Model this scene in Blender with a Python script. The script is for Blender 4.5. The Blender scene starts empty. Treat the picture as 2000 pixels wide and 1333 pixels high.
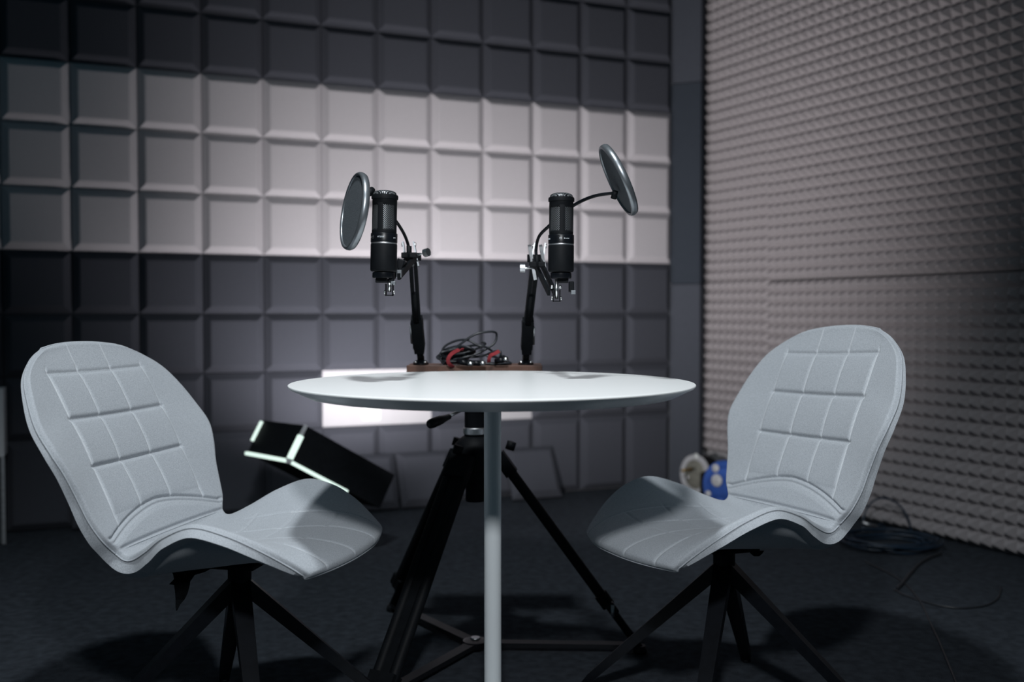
import bpy, bmesh, math, random
from mathutils import Vector, Matrix
import numpy as np
random.seed(7)
R = math.radians
sc = bpy.context.scene
COL = sc.collection

# ---------------------------------------------------------------- camera
HC, PITCH, F = .865, .02818, 1944.0
cam = bpy.data.cameras.new('camera'); camo = bpy.data.objects.new('camera', cam); COL.objects.link(camo)
camo.location = (0, 0, HC); camo.rotation_euler = (math.pi / 2 - PITCH, 0, 0)
cam.lens = 35.0; cam.sensor_width = 36; cam.clip_start = .05
cam.dof.use_dof = True; cam.dof.focus_distance = 2.02; cam.dof.aperture_fstop = 2.2
sc.camera = camo
# ---------------------------------------------------------------- world, lights, exposure
w = bpy.data.worlds.new('world'); sc.world = w; w.use_nodes = True
w.node_tree.nodes['Background'].inputs[0].default_value = (.22, .56, .74, 1)
w.node_tree.nodes['Background'].inputs[1].default_value = .055
sc.view_settings.view_transform = 'Standard'; sc.view_settings.look = 'None'
sc.view_settings.gamma = 1; sc.view_settings.exposure = 0
try: sc.view_settings.use_curve_mapping = False
except Exception: pass

def light(name, kind, loc, target, energy, color, **kw):
    l = bpy.data.lights.new(name, kind); l.energy = energy; l.color = color
    for k, v in kw.items(): setattr(l, k, v)
    o = bpy.data.objects.new(name, l); COL.objects.link(o); o.location = loc
    o.rotation_euler = (Vector(target) - Vector(loc)).to_track_quat('-Z', 'Y').to_euler()
    return o
# studio lamp standing behind the camera
light('key_lamp', 'SPOT', (.0, -.10, 1.95), (-.0, 2.05, .55), 155, (.94, .97, 1.0),
      shadow_soft_size=.085, spot_size=R(66), spot_blend=.9)
# ceiling downlight above the table
light('ceiling_lamp', 'SPOT', (-.30, 1.25, 2.9), (-.10, 1.9, 0), 172, (.92, .97, 1.0), shadow_soft_size=.09, spot_size=R(94), spot_blend=.75)
# low lamp behind the tilted light box, washing the back wall from below
light('wall_wash_lamp', 'SPOT', (-.60, 3.78, .27), (-.66, 4.42, 1.38), 66, (1.0, .94, .96),
      shadow_soft_size=.04, spot_size=R(150), spot_blend=.8)
# unseen fill light added behind the tripod column for upper rows and foam wall
light('upper_wall_fill', 'SPOT', (-.10, 2.765, .45), (.30, 4.6, 1.50), 165, (1.0, .95, .95),
      shadow_soft_size=.03, spot_size=R(112), spot_blend=1.0)

def ray(x, y):
    a = (x - 1000) / F; b = -(y - 666.5) / F
    c, s = math.cos(PITCH), math.sin(PITCH)
    return Vector((a, c + b * s, b * c - s))
def at(x, y, Y):
    r = ray(x, y); return Vector((0, 0, HC)) + r * (Y / r.y)
def atz(x, y, z):
    r = ray(x, y); return Vector((0, 0, HC)) + r * ((z - HC) / r.z)

# ---------------------------------------------------------------- materials
def mat(name, col, rough=.6, metal=0, spec=.5, noise=None, bump=None, emit=None, var=.12, coat=0, sheen=0):
    m = bpy.data.materials.new(name); m.use_nodes = True; nt = m.node_tree; b = nt.nodes['Principled BSDF']
    b.inputs['Base Color'].default_value = (*col, 1); b.inputs['Roughness'].default_value = rough
    b.inputs['Metallic'].default_value = metal; b.inputs['Specular IOR Level'].default_value = spec
    b.inputs['Coat Weight'].default_value = coat; b.inputs['Sheen Weight'].default_value = sheen
    tc = nt.nodes.new('ShaderNodeTexCoord')
    if noise is None: noise = 40
    n = nt.nodes.new('ShaderNodeTexNoise'); n.inputs['Scale'].default_value = noise; n.inputs['Detail'].default_value = 4
    nt.links.new(tc.outputs['Object'], n.inputs['Vector'])
    r = nt.nodes.new('ShaderNodeValToRGB')
    r.color_ramp.elements[0].position = .3; r.color_ramp.elements[1].position = .7
    r.color_ramp.elements[0].color = (*[c * (1 - var) for c in col], 1)
    r.color_ramp.elements[1].color = (*[min(1, c * (1 + var)) for c in col], 1)
    nt.links.new(n.outputs['Fac'], r.inputs['Fac']); nt.links.new(r.outputs['Color'], b.inputs['Base Color'])
    if bump:
        sc_, st, di = bump
        n2 = nt.nodes.new('ShaderNodeTexNoise'); n2.inputs['Scale'].default_value = sc_; n2.inputs['Detail'].default_value = 3
        nt.links.new(tc.outputs['Object'], n2.inputs['Vector'])
        bp = nt.nodes.new('ShaderNodeBump'); bp.inputs['Strength'].default_value = st; bp.inputs['Distance'].default_value = di
        nt.links.new(n2.outputs['Fac'], bp.inputs['Height']); nt.links.new(bp.outputs['Normal'], b.inputs['Normal'])
    if emit:
        b.inputs['Emission Color'].default_value = (*emit[0], 1); b.inputs['Emission Strength'].default_value = emit[1]
    return m

M = {}
M['tile_light'] = mat('light_grey_foam', (.405, .395, .415), .95, spec=.15, noise=300, bump=(450, .35, .002), var=.07)
M['tile_dark'] = mat('dark_grey_foam', (.050, .054, .066), .95, spec=.15, noise=300, bump=(450, .35, .002), var=.12)
M['foam_sheet'] = mat('pyramid_foam', (.335, .315, .325), .95, spec=.1, noise=250, bump=(400, .3, .002), var=.08)
M['trap_mid'] = mat('trap_foam_dark', (.036, .044, .056), .95, spec=.1, noise=200, bump=(300, .3, .002))
M['trap_pale'] = mat('trap_foam_grey', (.060, .067, .082), .95, spec=.1, noise=200, bump=(300, .3, .002))
M['wall_paint'] = mat('white_wall_paint', (.36, .36, .375), .8, spec=.2, noise=5, var=.03)
M['carpet'] = mat('dark_carpet', (.036, .043, .053), .97, spec=.08, noise=35, bump=(320, .9, .006), var=.3)
M['white_top'] = mat('white_laminate', (.88, .90, .90), .30, spec=.4, noise=3, var=.01)
M['white_metal'] = mat('white_powder_coat', (.62, .66, .68), .35, spec=.5, noise=3, var=.02)
M['black_metal'] = mat('black_powder_coat', (.004, .005, .007), .5, spec=.12, noise=60, var=.2)
M['black_gloss'] = mat('black_gloss', (.004, .005, .007), .32, spec=.22, noise=60, var=.2)
M['black_matte'] = mat('black_matte', (.0045, .0055, .007), .6, spec=.12, noise=60, var=.2)
M['rubber'] = mat('black_rubber', (.006, .007, .009), .5, spec=.25, noise=80, var=.2)
M['cable'] = mat('black_cable', (.016, .018, .022), .42, spec=.5, noise=80, var=.2)
M['cable_blue'] = mat('blue_black_cable', (.010, .024, .045), .4, spec=.5, noise=80, var=.2)
M['chrome'] = mat('chrome', (.85, .86, .86), .3, metal=1, noise=50, var=.05)
M['steel'] = mat('brushed_steel', (.55, .56, .58), .42, metal=1, noise=90, var=.15)
M['gunmetal'] = mat('gunmetal_hoop', (.24, .26, .28), .36, metal=.8, noise=60, var=.12)
M['red'] = mat('red_hook_and_loop', (.22, .020, .026), .95, noise=200, bump=(500, .4, .001))
M['wood'] = mat('brown_wood', (.085, .038, .024), .55, noise=30, var=.35)
M['strip'] = mat('led_strip', (.3, .35, .33), .5, emit=((.80, 1.0, .90), 1.0), noise=3, var=.01)
M['socket'] = mat('white_socket_plastic', (.60, .63, .62), .35, noise=3, var=.01)
M['lining'] = mat('black_lining_cloth', (.004, .005, .006), .95, spec=.05, noise=90, var=.3)
M['print'] = mat('pale_print', (.62, .66, .70), .5, noise=3, var=.01)
M['print_red'] = mat('orange_red_plastic', (.75, .16, .05), .5, noise=30, var=.1)
M['brass'] = mat('brass', (.35, .24, .10), .4, metal=1, noise=30)
M['blue'] = mat('blue_plastic', (.025, .075, .30), .4, noise=20, var=.25)
M['beige'] = mat('beige_cable_windings', (.17, .17, .145), .6, noise=60, var=.3)
M['pale'] = mat('pale_plastic', (.40, .41, .43), .4, noise=20, var=.1)
M['cab_white'] = mat('white_cabinet', (.62, .62, .64), .5, noise=4, var=.02)
M['cab_dark'] = mat('dark_cabinet', (.035, .045, .052), .6, noise=4, var=.1)

def fabric():
    m = bpy.data.materials.new('grey_melange_wool'); m.use_nodes = True; nt = m.node_tree; b = nt.nodes['Principled BSDF']
    b.inputs['Roughness'].default_value = .92; b.inputs['Specular IOR Level'].default_value = .15
    b.inputs['Sheen Weight'].default_value = .12
    N = nt.nodes.new; L = nt.links.new
    tc = N('ShaderNodeTexCoord')
    mp = N('ShaderNodeMapping'); mp.inputs['Scale'].default_value = (500, 1500, 260); L(tc.outputs['Object'], mp.inputs['Vector'])
    n1 = N('ShaderNodeTexNoise'); n1.inputs['Scale'].default_value = 1; n1.inputs['Detail'].default_value = 3; L(mp.outputs[0], n1.inputs['Vector'])
    mp2 = N('ShaderNodeMapping'); mp2.inputs['Scale'].default_value = (1500, 220, 1500); L(tc.outputs['Object'], mp2.inputs['Vector'])
    n2 = N('ShaderNodeTexNoise'); n2.inputs['Scale'].default_value = 1; n2.inputs['Detail'].default_value = 3; L(mp2.outputs[0], n2.inputs['Vector'])
    mx = N('ShaderNodeMath'); mx.operation = 'ADD'; L(n1.outputs['Fac'], mx.inputs[0]); L(n2.outputs['Fac'], mx.inputs[1])
    rp = N('ShaderNodeValToRGB'); rp.color_ramp.elements[0].position = .38; rp.color_ramp.elements[1].position = .62
    rp.color_ramp.elements[0].color = (.29, .315, .345, 1); rp.color_ramp.elements[1].color = (.46, .49, .525, 1)
    hf = N('ShaderNodeMath'); hf.operation = 'MULTIPLY'; hf.inputs[1].default_value = .5; L(mx.outputs[0], hf.inputs[0])
    L(hf.outputs[0], rp.inputs['Fac'])
    at_ = N('ShaderNodeAttribute'); at_.attribute_name = 'thread'
    mix = N('ShaderNodeMix'); mix.data_type = 'RGBA'; mix.inputs['B'].default_value = (.62, .65, .68, 1)
    L(at_.outputs['Fac'], mix.inputs['Factor']); L(rp.outputs['Color'], mix.inputs['A'])
    L(mix.outputs['Result'], b.inputs['Base Color'])
    bp = N('ShaderNodeBump'); bp.inputs['Strength'].default_value = .5; bp.inputs['Distance'].default_value = .0012
    L(hf.outputs[0], bp.inputs['Height']); L(bp.outputs['Normal'], b.inputs['Normal'])
    return m
M['fabric'] = fabric()

def grille(name, s1=(.34, .36, .38), k=1.0):
    """woven wire: crossing diagonal wires from the mesh's own UV map"""
    m = bpy.data.materials.new(name); m.use_nodes = True; nt = m.node_tree; b = nt.nodes['Principled BSDF']
    N = nt.nodes.new; L = nt.links.new
    b.inputs['Metallic'].default_value = .6; b.inputs['Roughness'].default_value = .4
    tc = N('ShaderNodeTexCoord'); out = []
    for a in (45, -45):
        mp = N('ShaderNodeMapping'); mp.inputs['Rotation'].default_value = (0, 0, R(a)); L(tc.outputs['UV'], mp.inputs['Vector'])
        wv = N('ShaderNodeTexWave'); wv.inputs['Scale'].default_value = 118 * k; L(mp.outputs[0], wv.inputs['Vector']); out.append(wv)
    mu = N('ShaderNodeMath'); mu.operation = 'MULTIPLY'; L(out[0].outputs['Fac'], mu.inputs[0]); L(out[1].outputs['Fac'], mu.inputs[1])
    rp = N('ShaderNodeValToRGB'); rp.color_ramp.elements[0].position = .25; rp.color_ramp.elements[1].position = .6
    rp.color_ramp.elements[0].color = (.006, .007, .009, 1); rp.color_ramp.elements[1].color = (*s1, 1)
    L(mu.outputs[0], rp.inputs['Fac']); L(rp.outputs['Color'], b.inputs['Base Color'])
    return m
M['grille'] = grille('wire_grille')
M['nylon'] = mat('nylon_mesh', (.075, .085, .095), .8, spec=.2, noise=500, bump=(700, .6, .001), var=.25)

# ---------------------------------------------------------------- mesh helpers
class MB:
    def __init__(s): s.v = []; s.f = []; s.sm = []; s.uv = {}
    def add(s, vs, fs, smooth=False):
        o = len(s.v); s.v += [tuple(v) for v in vs]; s.f += [tuple(i + o for i in f) for f in fs]; s.sm += [smooth] * len(fs)
    def box(s, c, size, mtx=None, bev=0):
        bm = bmesh.new(); bmesh.ops.create_cube(bm, size=1)
        for v in bm.verts: v.co = Vector((v.co.x * size[0], v.co.y * size[1], v.co.z * size[2]))
        if bev: bmesh.ops.bevel(bm, geom=bm.edges[:], offset=bev, segments=2, affect='EDGES', profile=.5)
        m = Matrix.Translation(c) @ (mtx.to_4x4() if mtx else Matrix.Identity(4))
        bm.verts.ensure_lookup_table()
        s.add([m @ v.co for v in bm.verts], [[v.index for v in f.verts] for f in bm.faces]); bm.free(); return s
    def rings(s, rings, closed_u=True, cap0=True, cap1=True, smooth=True):
        n = len(rings[0]); vs = [p for r in rings for p in r]; fs = []
        for i in range(len(rings) - 1):
            for j in range(n if closed_u else n - 1):
                k = (j + 1) % n; fs.append((i * n + j, i * n + k, (i + 1) * n + k, (i + 1) * n + j))
        o = len(s.v); s.add(vs, fs, smooth)
        if cap0: s.f.append(tuple(o + j for j in range(n))[::-1]); s.sm.append(False)
        if cap1: s.f.append(tuple(o + (len(rings) - 1) * n + j for j in range(n))); s.sm.append(False)
        return s
    def tube(s, pts, rad, n=12, smooth=True, flat=1.0):
        pts = [Vector(p) for p in pts]; rr = rad if isinstance(rad, (list, tuple)) else [rad] * len(pts)
        t = (pts[1] - pts[0]).normalized(); up = Vector((0, 0, 1)) if abs(t.z) < .9 else Vector((1, 0, 0))
        a = t.cross(up).normalized(); rings = []
        for i, p in enumerate(pts):
            t = (pts[min(i + 1, len(pts) - 1)] - pts[max(i - 1, 0)]).normalized()
            a = (a - t * a.dot(t)).normalized(); b = t.cross(a)
            rings.append([p + (a * math.cos(q) + b * math.sin(q) * flat) * rr[i] for q in [2 * math.pi * k / n for k in range(n)]])
        return s.rings(rings, smooth=smooth)
    def bar(s, p0, p1, w0, h0, w1=None, h1=None, up=(0, 0, 1)):
        p0, p1 = Vector(p0), Vector(p1); w1 = w0 if w1 is None else w1; h1 = h0 if h1 is None else h1
        t = (p1 - p0).normalized(); u = Vector(up)
        if abs(t.dot(u)) > .98: u = Vector((0, 1, 0))
        a = t.cross(u).normalized(); b = a.cross(t)
        q = lambda p, w, h: [p + a * x * w / 2 + b * y * h / 2 for x, y in ((-1, -1), (1, -1), (1, 1), (-1, 1))]
        return s.rings([q(p0, w0, h0), q(p1, w1, h1)], smooth=False)
    def lathe(s, prof, c=(0, 0, 0), mtx=None, n=48, smooth=True, cap0=True, cap1=True):
        m = Matrix.Translation(c) @ (mtx.to_4x4() if mtx else Matrix.Identity(4))
        rings = [[m @ Vector((r * math.cos(q), r * math.sin(q), z)) for q in [2 * math.pi * k / n for k in range(n)]] for r, z in prof]
        return s.rings(rings, smooth=smooth, cap0=cap0, cap1=cap1)
    def build(s, name, material, parent=None, auto=None):
        me = bpy.data.meshes.new(name); me.from_pydata(s.v, [], s.f); me.update()
        bm = bmesh.new(); bm.from_mesh(me); bmesh.ops.recalc_face_normals(bm, faces=bm.faces); bm.to_mesh(me); bm.free()
        me.polygons.foreach_set('use_smooth', s.sm)
        if auto: me.set_sharp_from_angle(angle=R(auto))
        me.materials.append(material)
        o = bpy.data.objects.new(name, me); COL.objects.link(o)
        if parent: o.parent = parent
        return o
def local(parent_loc, p): return Vector(p) - Vector(parent_loc)
def smooth_path(pts, n=10, closed=False):
    pts = [Vector(p) for p in pts]; out = []; m = len(pts)
    rng = range(m if closed else m - 1)
    for i in rng:
        g = (lambda k: pts[k % m]) if closed else (lambda k: pts[max(0, min(m - 1, k))])
        p0, p1, p2, p3 = g(i - 1), g(i), g(i + 1), g(i + 2)
        for k in range(n):
            t = k / n
            out.append(.5 * ((2 * p1) + (p2 - p0) * t + (2 * p0 - 5 * p1 + 4 * p2 - p3) * t * t + (3 * p1 - p0 - 3 * p2 + p3) * t ** 3))
    if not closed: out.append(pts[-1])
    return out
def tag(o, label=None, cat=None, group=None, kind=None):
    if label: o['label'] = label
    if cat: o['category'] = cat
    if group: o['group'] = group
    if kind: o['kind'] = kind
    return o
def empty(name, loc, rz=0, **kw):
    o = bpy.data.objects.new(name, None); COL.objects.link(o); o.location = loc; o.rotation_euler = (0, 0, rz)
    o.empty_display_size = .1; return tag(o, **kw)
def axis_mtx(z, x=(1, 0, 0)):
    z = Vector(z).normalized(); x = Vector(x); x = (x - z * x.dot(z)).normalized(); y = z.cross(x)
    return Matrix((x, y, z)).transposed()
def origin(o, loc):
    """move the object's origin to loc without moving its geometry"""
    o.data.transform(Matrix.Translation(-Vector(loc))); o.location = loc; return o

# ---------------------------------------------------------------- room shell
TH = .38232; O = Vector((-1.99377, 3.9015, 0)); D = Vector((math.cos(TH), math.sin(TH), 0)); NB = Vector((math.sin(TH), -math.cos(TH), 0))
T = .25; Z0 = 1.86186
RA = R(27.5); DR = Vector((-math.sin(RA), math.cos(RA), 0)); NR = Vector((-math.cos(RA), -math.sin(RA), 0))
PR = Vector((1.781, 3.439, 0))          # a point on the plane of the foam tips

mb = MB(); mb.add([(-4, -1.2, 0), (4, -1.2, 0), (4, 7, 0), (-4, 7, 0), (-4, -1.2, -.05), (4, -1.2, -.05), (4, 7, -.05), (-4, 7, -.05)],
       [(0, 1, 2, 3), (4, 7, 6, 5), (0, 4, 5, 1), (1, 5, 6, 2), (2, 6, 7, 3), (3, 7, 4, 0)])
tag(mb.build('floor', M['carpet']), kind='structure')
def slab(name, p, d, nrm, L0, L1, h, th, m):
    a, b = p + d * L0, p + d * L1; q = [a, b, b - nrm * th, a - nrm * th]
    vs = [Vector((v.x, v.y, 0)) for v in q] + [Vector((v.x, v.y, h)) for v in q]
    mb = MB(); mb.add(vs, [(0, 1, 5, 4), (1, 2, 6, 5), (2, 3, 7, 6), (3, 0, 4, 7), (4, 5, 6, 7), (3, 2, 1, 0)])
    return tag(mb.build(name, m), kind='structure')
slab('wall_back', O - NB * .002, D, NB, -1.6, 3.62, 2.95, .1, M['wall_paint'])
slab('wall_right', PR - NR * .064, DR, NR, -1.6, 2.2, 2.95, .1, M['wall_paint'])

# ---------------------------------------------------------------- wall tiles
def tile_mesh(name, wdt, hgt, m, dep=.036, inset=.030, base=.008):
    """square foam tile: back at y=0, pillow face towards -y, origin at its bottom left corner"""
    g = .0003
    prof = [(g, 0), (g, base), (g + .004, base + .006), (inset * .5, base + (dep - base) * .52), (inset - .004, dep - .003), (inset + .003, dep)]
    mb = MB(); rings = []
    for ins, d in prof:
        rings.append([(ins, -d, ins), (wdt - ins, -d, ins), (wdt - ins, -d, hgt - ins), (ins, -d, hgt - ins)])
    mb.rings(rings, smooth=False)
    me = mb.build(name, m); data = me.data; bpy.data.objects.remove(me); return data
TL = tile_mesh('acoustic_tile', T, T, M['tile_light']); TD = tile_mesh('acoustic_tile', T, T, M['tile_dark'])
TB = tile_mesh('acoustic_tile', T, .3585, M['tile_dark'])
ORD = ['zeroth', 'first', 'second', 'third', 'fourth', 'fifth', 'sixth', 'seventh', 'eighth', 'ninth', 'tenth', 'eleventh', 'twelfth', 'thirteenth']
ROW = {-3: 'third row above the light band', -2: 'second row above the light band', -1: 'first row above the light band',
       0: 'upper light row', 1: 'middle light row', 2: 'lower light row', 3: 'first row under the light band',
       4: 'second row under the light band', 5: 'third row under the light band', 6: 'taller bottom row'}
for m in range(-3, 7):
    for n in range(-1, 12):
        if m == 5 and n in (5, 6, 8): continue
        lt = 0 <= m <= 2
        o = bpy.data.objects.new('acoustic_tile', TL if lt else (TB if m == 6 else TD)); COL.objects.link(o)
        z = Z0 - (m + 1) * T if m < 6 else .003
        o.location = O + D * n * T + Vector((0, 0, z)); o.rotation_euler = (0, 0, TH)
        tag(o, '%s grey foam tile, %s, %s column from right corner' % ('light' if lt else 'dark', ROW[m], ORD[12 - n]),
            'acoustic tile', 'square foam tiles on the back wall')

# loose tiles leaning against the wall under the gaps
def loose(along, dist, lean, label, turn=0):
    p = O + D * along + NB * dist; p.z = .006
    o = bpy.data.objects.new('loose_acoustic_tile', TD); COL.objects.link(o)
    m = Matrix.Translation(p) @ Matrix.Rotation(TH + turn, 4, 'Z') @ Matrix.Rotation(-lean, 4, 'X')
    o.location = p; o.rotation_euler = m.to_euler()
    return tag(o, label, 'acoustic tile', 'fallen foam tiles on the carpet')
loose(1.565, .150, R(24), 'dark foam tile leaning on the wall between the black box and the tripod')
loose(1.305, .150, R(24), 'dark foam tile mostly hidden behind the tilted black light box')
loose(2.085, .160, R(27), 'dark foam tile leaning on the wall just right of the white table leg')
loose(.24, .075, R(7), 'dark foam tile standing behind the left chair, mostly hidden')

# wall socket in the double gap, small plug socket with cable in the single gap
sp = O + D * (5.88 * T); sp.z = .425
s = empty('wall_socket', sp, TH, label='white power socket on bare wall in the wide gap of the tiles', cat='socket')
MB().box((0, -.005, 0), (.082, .010, .082), bev=.003).build('frame', M['socket'], s)
MB().lathe([(.024, 0), (.024, .004), (.019, .004), (.019, .001)], (0, -.010, 0), axis_mtx((0, -1, 0))).build('outlet', M['socket'], s)
sp = O + D * (8.52 * T); sp.z = .452
s = empty('cable_outlet', sp, TH, label='small orange and black cable outlet on bare wall right of the table leg', cat='outlet')
MB().lathe([(.020, 0), (.020, .006), (.014, .010)], (0, 0, 0), axis_mtx((0, -1, 0))).build('ring', M['print_red'], s)
MB().lathe([(.012, 0), (.012, .013), (.004, .014)], (-.003, -.002, -.003), axis_mtx((0, -1, 0))).build('plug', M['black_matte'], s)
MB().tube([(.016, -.006, 0), (.04, -.006, .003), (.07, -.004, .006)], .0016, 6).build('lead', M['steel'], s)

# ---------------------------------------------------------------- corner panels (bass traps)
A = O + D * 3.003 + NB * .010; E2 = Vector((.9205, -.3907, 0))
B2 = A + E2 * .150
def trap(z0, z1, m, label):
    nrm = Vector((-.3907, -.9205, 0)); q = [A, B2, B2 + E2 * .01 + nrm * -.045, A + E2 * .045 - nrm * .002]
    vs = [Vector((v.x, v.y, z)) for z in (z0 + .002, z1 - .002) for v in q]
    mb = MB(); mb.add(vs, [(0, 1, 5, 4), (1, 2, 6, 5), (2, 3, 7, 6), (3, 0, 4, 7), (4, 5, 6, 7), (3, 2, 1, 0)])
    o = mb.build('corner_panel', m); origin(o, (A.x, A.y, z0)); return tag(o, label, 'acoustic panel', 'foam panels stacked in the room corner')
trap(.0, 1.01, M['trap_pale'], 'plain grey corner foam panel standing on the floor between both walls')
trap(1.01, 2.01, M['trap_mid'], 'darker plain corner foam panel, middle of the corner stack')
trap(2.01, 2.93, M['trap_pale'], 'plain grey corner foam panel at the top of the corner stack')

# ---------------------------------------------------------------- pyramid foam sheets on the right wall
def foam_sheet(t0, t1, z0, z1, label, sag=0):
    """t runs along the wall from the right edge of the picture to the corner"""
    P_, hgt, base = .05, .036, .022
    nt_, nz = max(1, round((t1 - t0) / P_)), max(1, round((z1 - z0) / P_))
    du, dz = (t1 - t0 - .002) / nt_, (z1 - z0 - .002) / nz
    org = PR + DR * t0
    def pt(u, z, d): return Vector((0, 0, 0)) + DR * u + NR * (d - hgt) + Vector((0, 0, z))
    mb = MB(); vs = []; fs = []
    for i in range(nt_):
        for j in range(nz):
            u0, u1, w0, w1 = i * du, (i + 1) * du, j * dz, (j + 1) * dz; k = len(vs)
            uc, wc = (u0 + u1) / 2, (w0 + w1) / 2
            jit = random.uniform(-.001, .001)
            tp = .0045
            vs += [pt(u0, w0, 0), pt(u1, w0, 0), pt(u1, w1, 0), pt(u0, w1, 0)]
            vs += [pt(uc - tp, wc - tp, hgt + jit), pt(uc + tp, wc - tp, hgt + jit), pt(uc + tp, wc + tp, hgt + jit), pt(uc - tp, wc + tp, hgt + jit)]
            fs += [(k, k + 1, k + 5, k + 4), (k + 1, k + 2, k + 6, k + 5), (k + 2, k + 3, k + 7, k + 6), (k + 3, k, k + 4, k + 7), (k + 4, k + 5, k + 6, k + 7)]
    mb.add(vs, fs)
    U, Zt = du * nt_, dz * nz
    q = [pt(0, 0, 0), pt(U, 0, 0), pt(U, Zt, 0), pt(0, Zt, 0)]; b = [v - NR * base for v in q]
    mb.add(q + b, [(0, 1, 5, 4), (1, 2, 6, 5), (2, 3, 7, 6), (3, 0, 4, 7), (7, 6, 5, 4)])
    me = bpy.data.meshes.new('pyramid_foam_sheet'); me.from_pydata(mb.v, [], mb.f); me.update(); me.materials.append(M['foam_sheet'])
    o = bpy.data.objects.new('pyramid_foam_sheet', me); COL.objects.link(o); o.location = (org.x, org.y, z0)
    return tag(o, label, 'foam sheet', 'pyramid foam sheets on the right wall')
for (t0, t1, cn) in ((1.334, 1.834, 'beside the corner'), (.352, 1.334, 'second from the corner'), (-.648, .352, 'at the right picture edge')):
    z0 = .175 if t0 > 1 else .012
    foam_sheet(t0, t1, z0, 1.012 if t0 < 1 else 1.025, 'grey pyramid foam sheet %s, bottom row' % cn)
    foam_sheet(t0, t1, 1.018 if t0 < 1 else 1.025, 2.02, 'grey pyramid foam sheet %s, middle row' % cn)
    foam_sheet(t0, t1, 2.02, 2.82, 'grey pyramid foam sheet %s, top row' % cn)

# ---------------------------------------------------------------- round table
TX, TY, TZ = -.0387, 1.984, .7266
t = empty('round_table', (TX, TY, 0), label='round white pedestal table with a thin tapered rim, between the two chairs', cat='table')
MB().lathe([(.0, .7022), (.352, .7022), (.362, .7040), (.3965, .7205), (.3995, .7235), (.3995, .7255), (.3985, .7266), (.0, .7266)], n=160, cap0=False, cap1=False).build('tabletop', M['white_top'], t, auto=40)
MB().lathe([(.0173, .006), (.0173, .698)], n=48).build('leg', M['white_metal'], t, auto=40)
MB().lathe([(.09, .6975), (.09, .7020)], n=48).build('mounting_plate', M['white_metal'], t, auto=40)
MB().lathe([(.225, 0), (.225, .004), (.215, .008), (.03, .013), (.019, .020)], n=96).build('base', M['white_metal'], t, auto=40)

# ---------------------------------------------------------------- swivel shell chairs
def cr(xs, t):
    """catmull-rom through rows of xs, t in [0, len-1]"""
    n = len(xs); i = int(min(max(math.floor(t), 0), n - 2)); f = t - i
    g = lambda k: xs[k] if 0 <= k < n else (2 * xs[0] - xs[1] if k < 0 else 2 * xs[-1] - xs[-2])
    p0, p1, p2, p3 = g(i - 1), g(i), g(i + 1), g(i + 2)
    return .5 * (2 * p1 + (p2 - p0) * f + (2 * p0 - 5 * p1 + 4 * p2 - p3) * f * f + (3 * p1 - p0 - 3 * p2 + p3) * f ** 3)
# rows: centre x, centre z, edge half width, edge x, edge z, thickness
ROWS = np.array([
 (-.333, .823, .125, -.322, .813, .016),
 (-.325, .803, .190, -.305, .787, .018),
 (-.312, .775, .237, -.284, .757, .020),
 (-.296, .740, .265, -.258, .716, .024),
 (-.277, .700, .284, -.230, .668, .027),
 (-.254, .652, .287, -.201, .624, .029),
 (-.231, .600, .274, -.184, .582, .031),
 (-.209, .550, .257, -.172, .533, .034),
 (-.186, .502, .246, -.160, .492, .038),
 (-.166, .460, .230, -.146, .455, .042),
 (-.148, .424, .207, -.136, .428, .044),   # crease (index 10)
 (-.122, .408, .206, -.118, .418, .044),
 (-.080, .403, .222, -.078, .436, .042),
 (-.020, .404, .247, -.022, .468, .040),
 (.045, .409, .262, .045, .489, .038),
 (.110, .414, .261, .110, .474, .036),
 (.170, .415, .246, .165, .444, .034),
 (.225, .408, .226, .206, .412, .030),
 (.262, .396, .214, .229, .390, .024),
 (.274, .381, .207, .236, .377, .016)])
CREASE = 10
def gauss(d, s): return math.exp(-(d / s) ** 2)
def seg(y, h): return 1 if abs(y) < h else gauss(abs(y) - h, .006)
def seams(x, y, z, back):
    """returns (depth of groove, thread amount, puff)"""
    dep = th = 0
    if back:
        cz = .497 - .038 * min(1, (abs(y) / .207)) ** 1.6 - .007
        if z > cz:
            for sy in (.057, .164):
                d = abs(abs(y) - sy); k = gauss(d, .0032); dep = max(dep, .0026 * k)
                on = 1 if sy < .1 else (1 if z < .768 else gauss(z - .768, .006)); dep = min(dep, .0026) * 1.0 if on == 1 else dep * on; th = max(th, .75 * gauss(d, .0014) * on)
            zz = [.759, .669, .577]
            for q in zz:
                d = abs(z - q - .1 * y * y); k = gauss(d, .0042) * seg(y, .164); dep = max(dep, .0052 * k if q < .7 else .0030 * k)
            puff = .0040 * seg(y, .16) * abs(math.sin(math.pi * min(max((z - .487) / .09, 0), 3.02))) ** .6 if z < .76 else 0
        else: puff = .0035
        puff *= min(1, abs(z - cz + .004) / .018) ** 2 if z < cz else min(1, (z - cz) / .012)
        d = abs(z - cz); dep = max(dep, .0052 * gauss(d, .0030)); dep = max(dep, .0030 * gauss(abs(z - cz + .0095), .0028))
        dep = max(dep, .0055 * gauss(abs(z - .4285), .0036))
        return dep, th, puff
    for sy in (.060, .160):
        s2 = sy * (1 - .18 * max(0, (.2 - x)) / .3)
        d = abs(abs(y) - s2); on = 1 if x > -.02 else gauss(x + .02, .03)
        dep = max(dep, .0022 * gauss(d, .0034) * on); th = max(th, .7 * gauss(d, .0014) * on if x > .05 else 0)
    for q in (.165, .070, -.025):
        d = abs(x - q + .25 * y * y); dep = max(dep, .0024 * gauss(d, .0036) * seg(y, .15))
    dep = max(dep, .0035 * gauss(abs(x + .140), .006))
    return dep, th, .002
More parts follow.
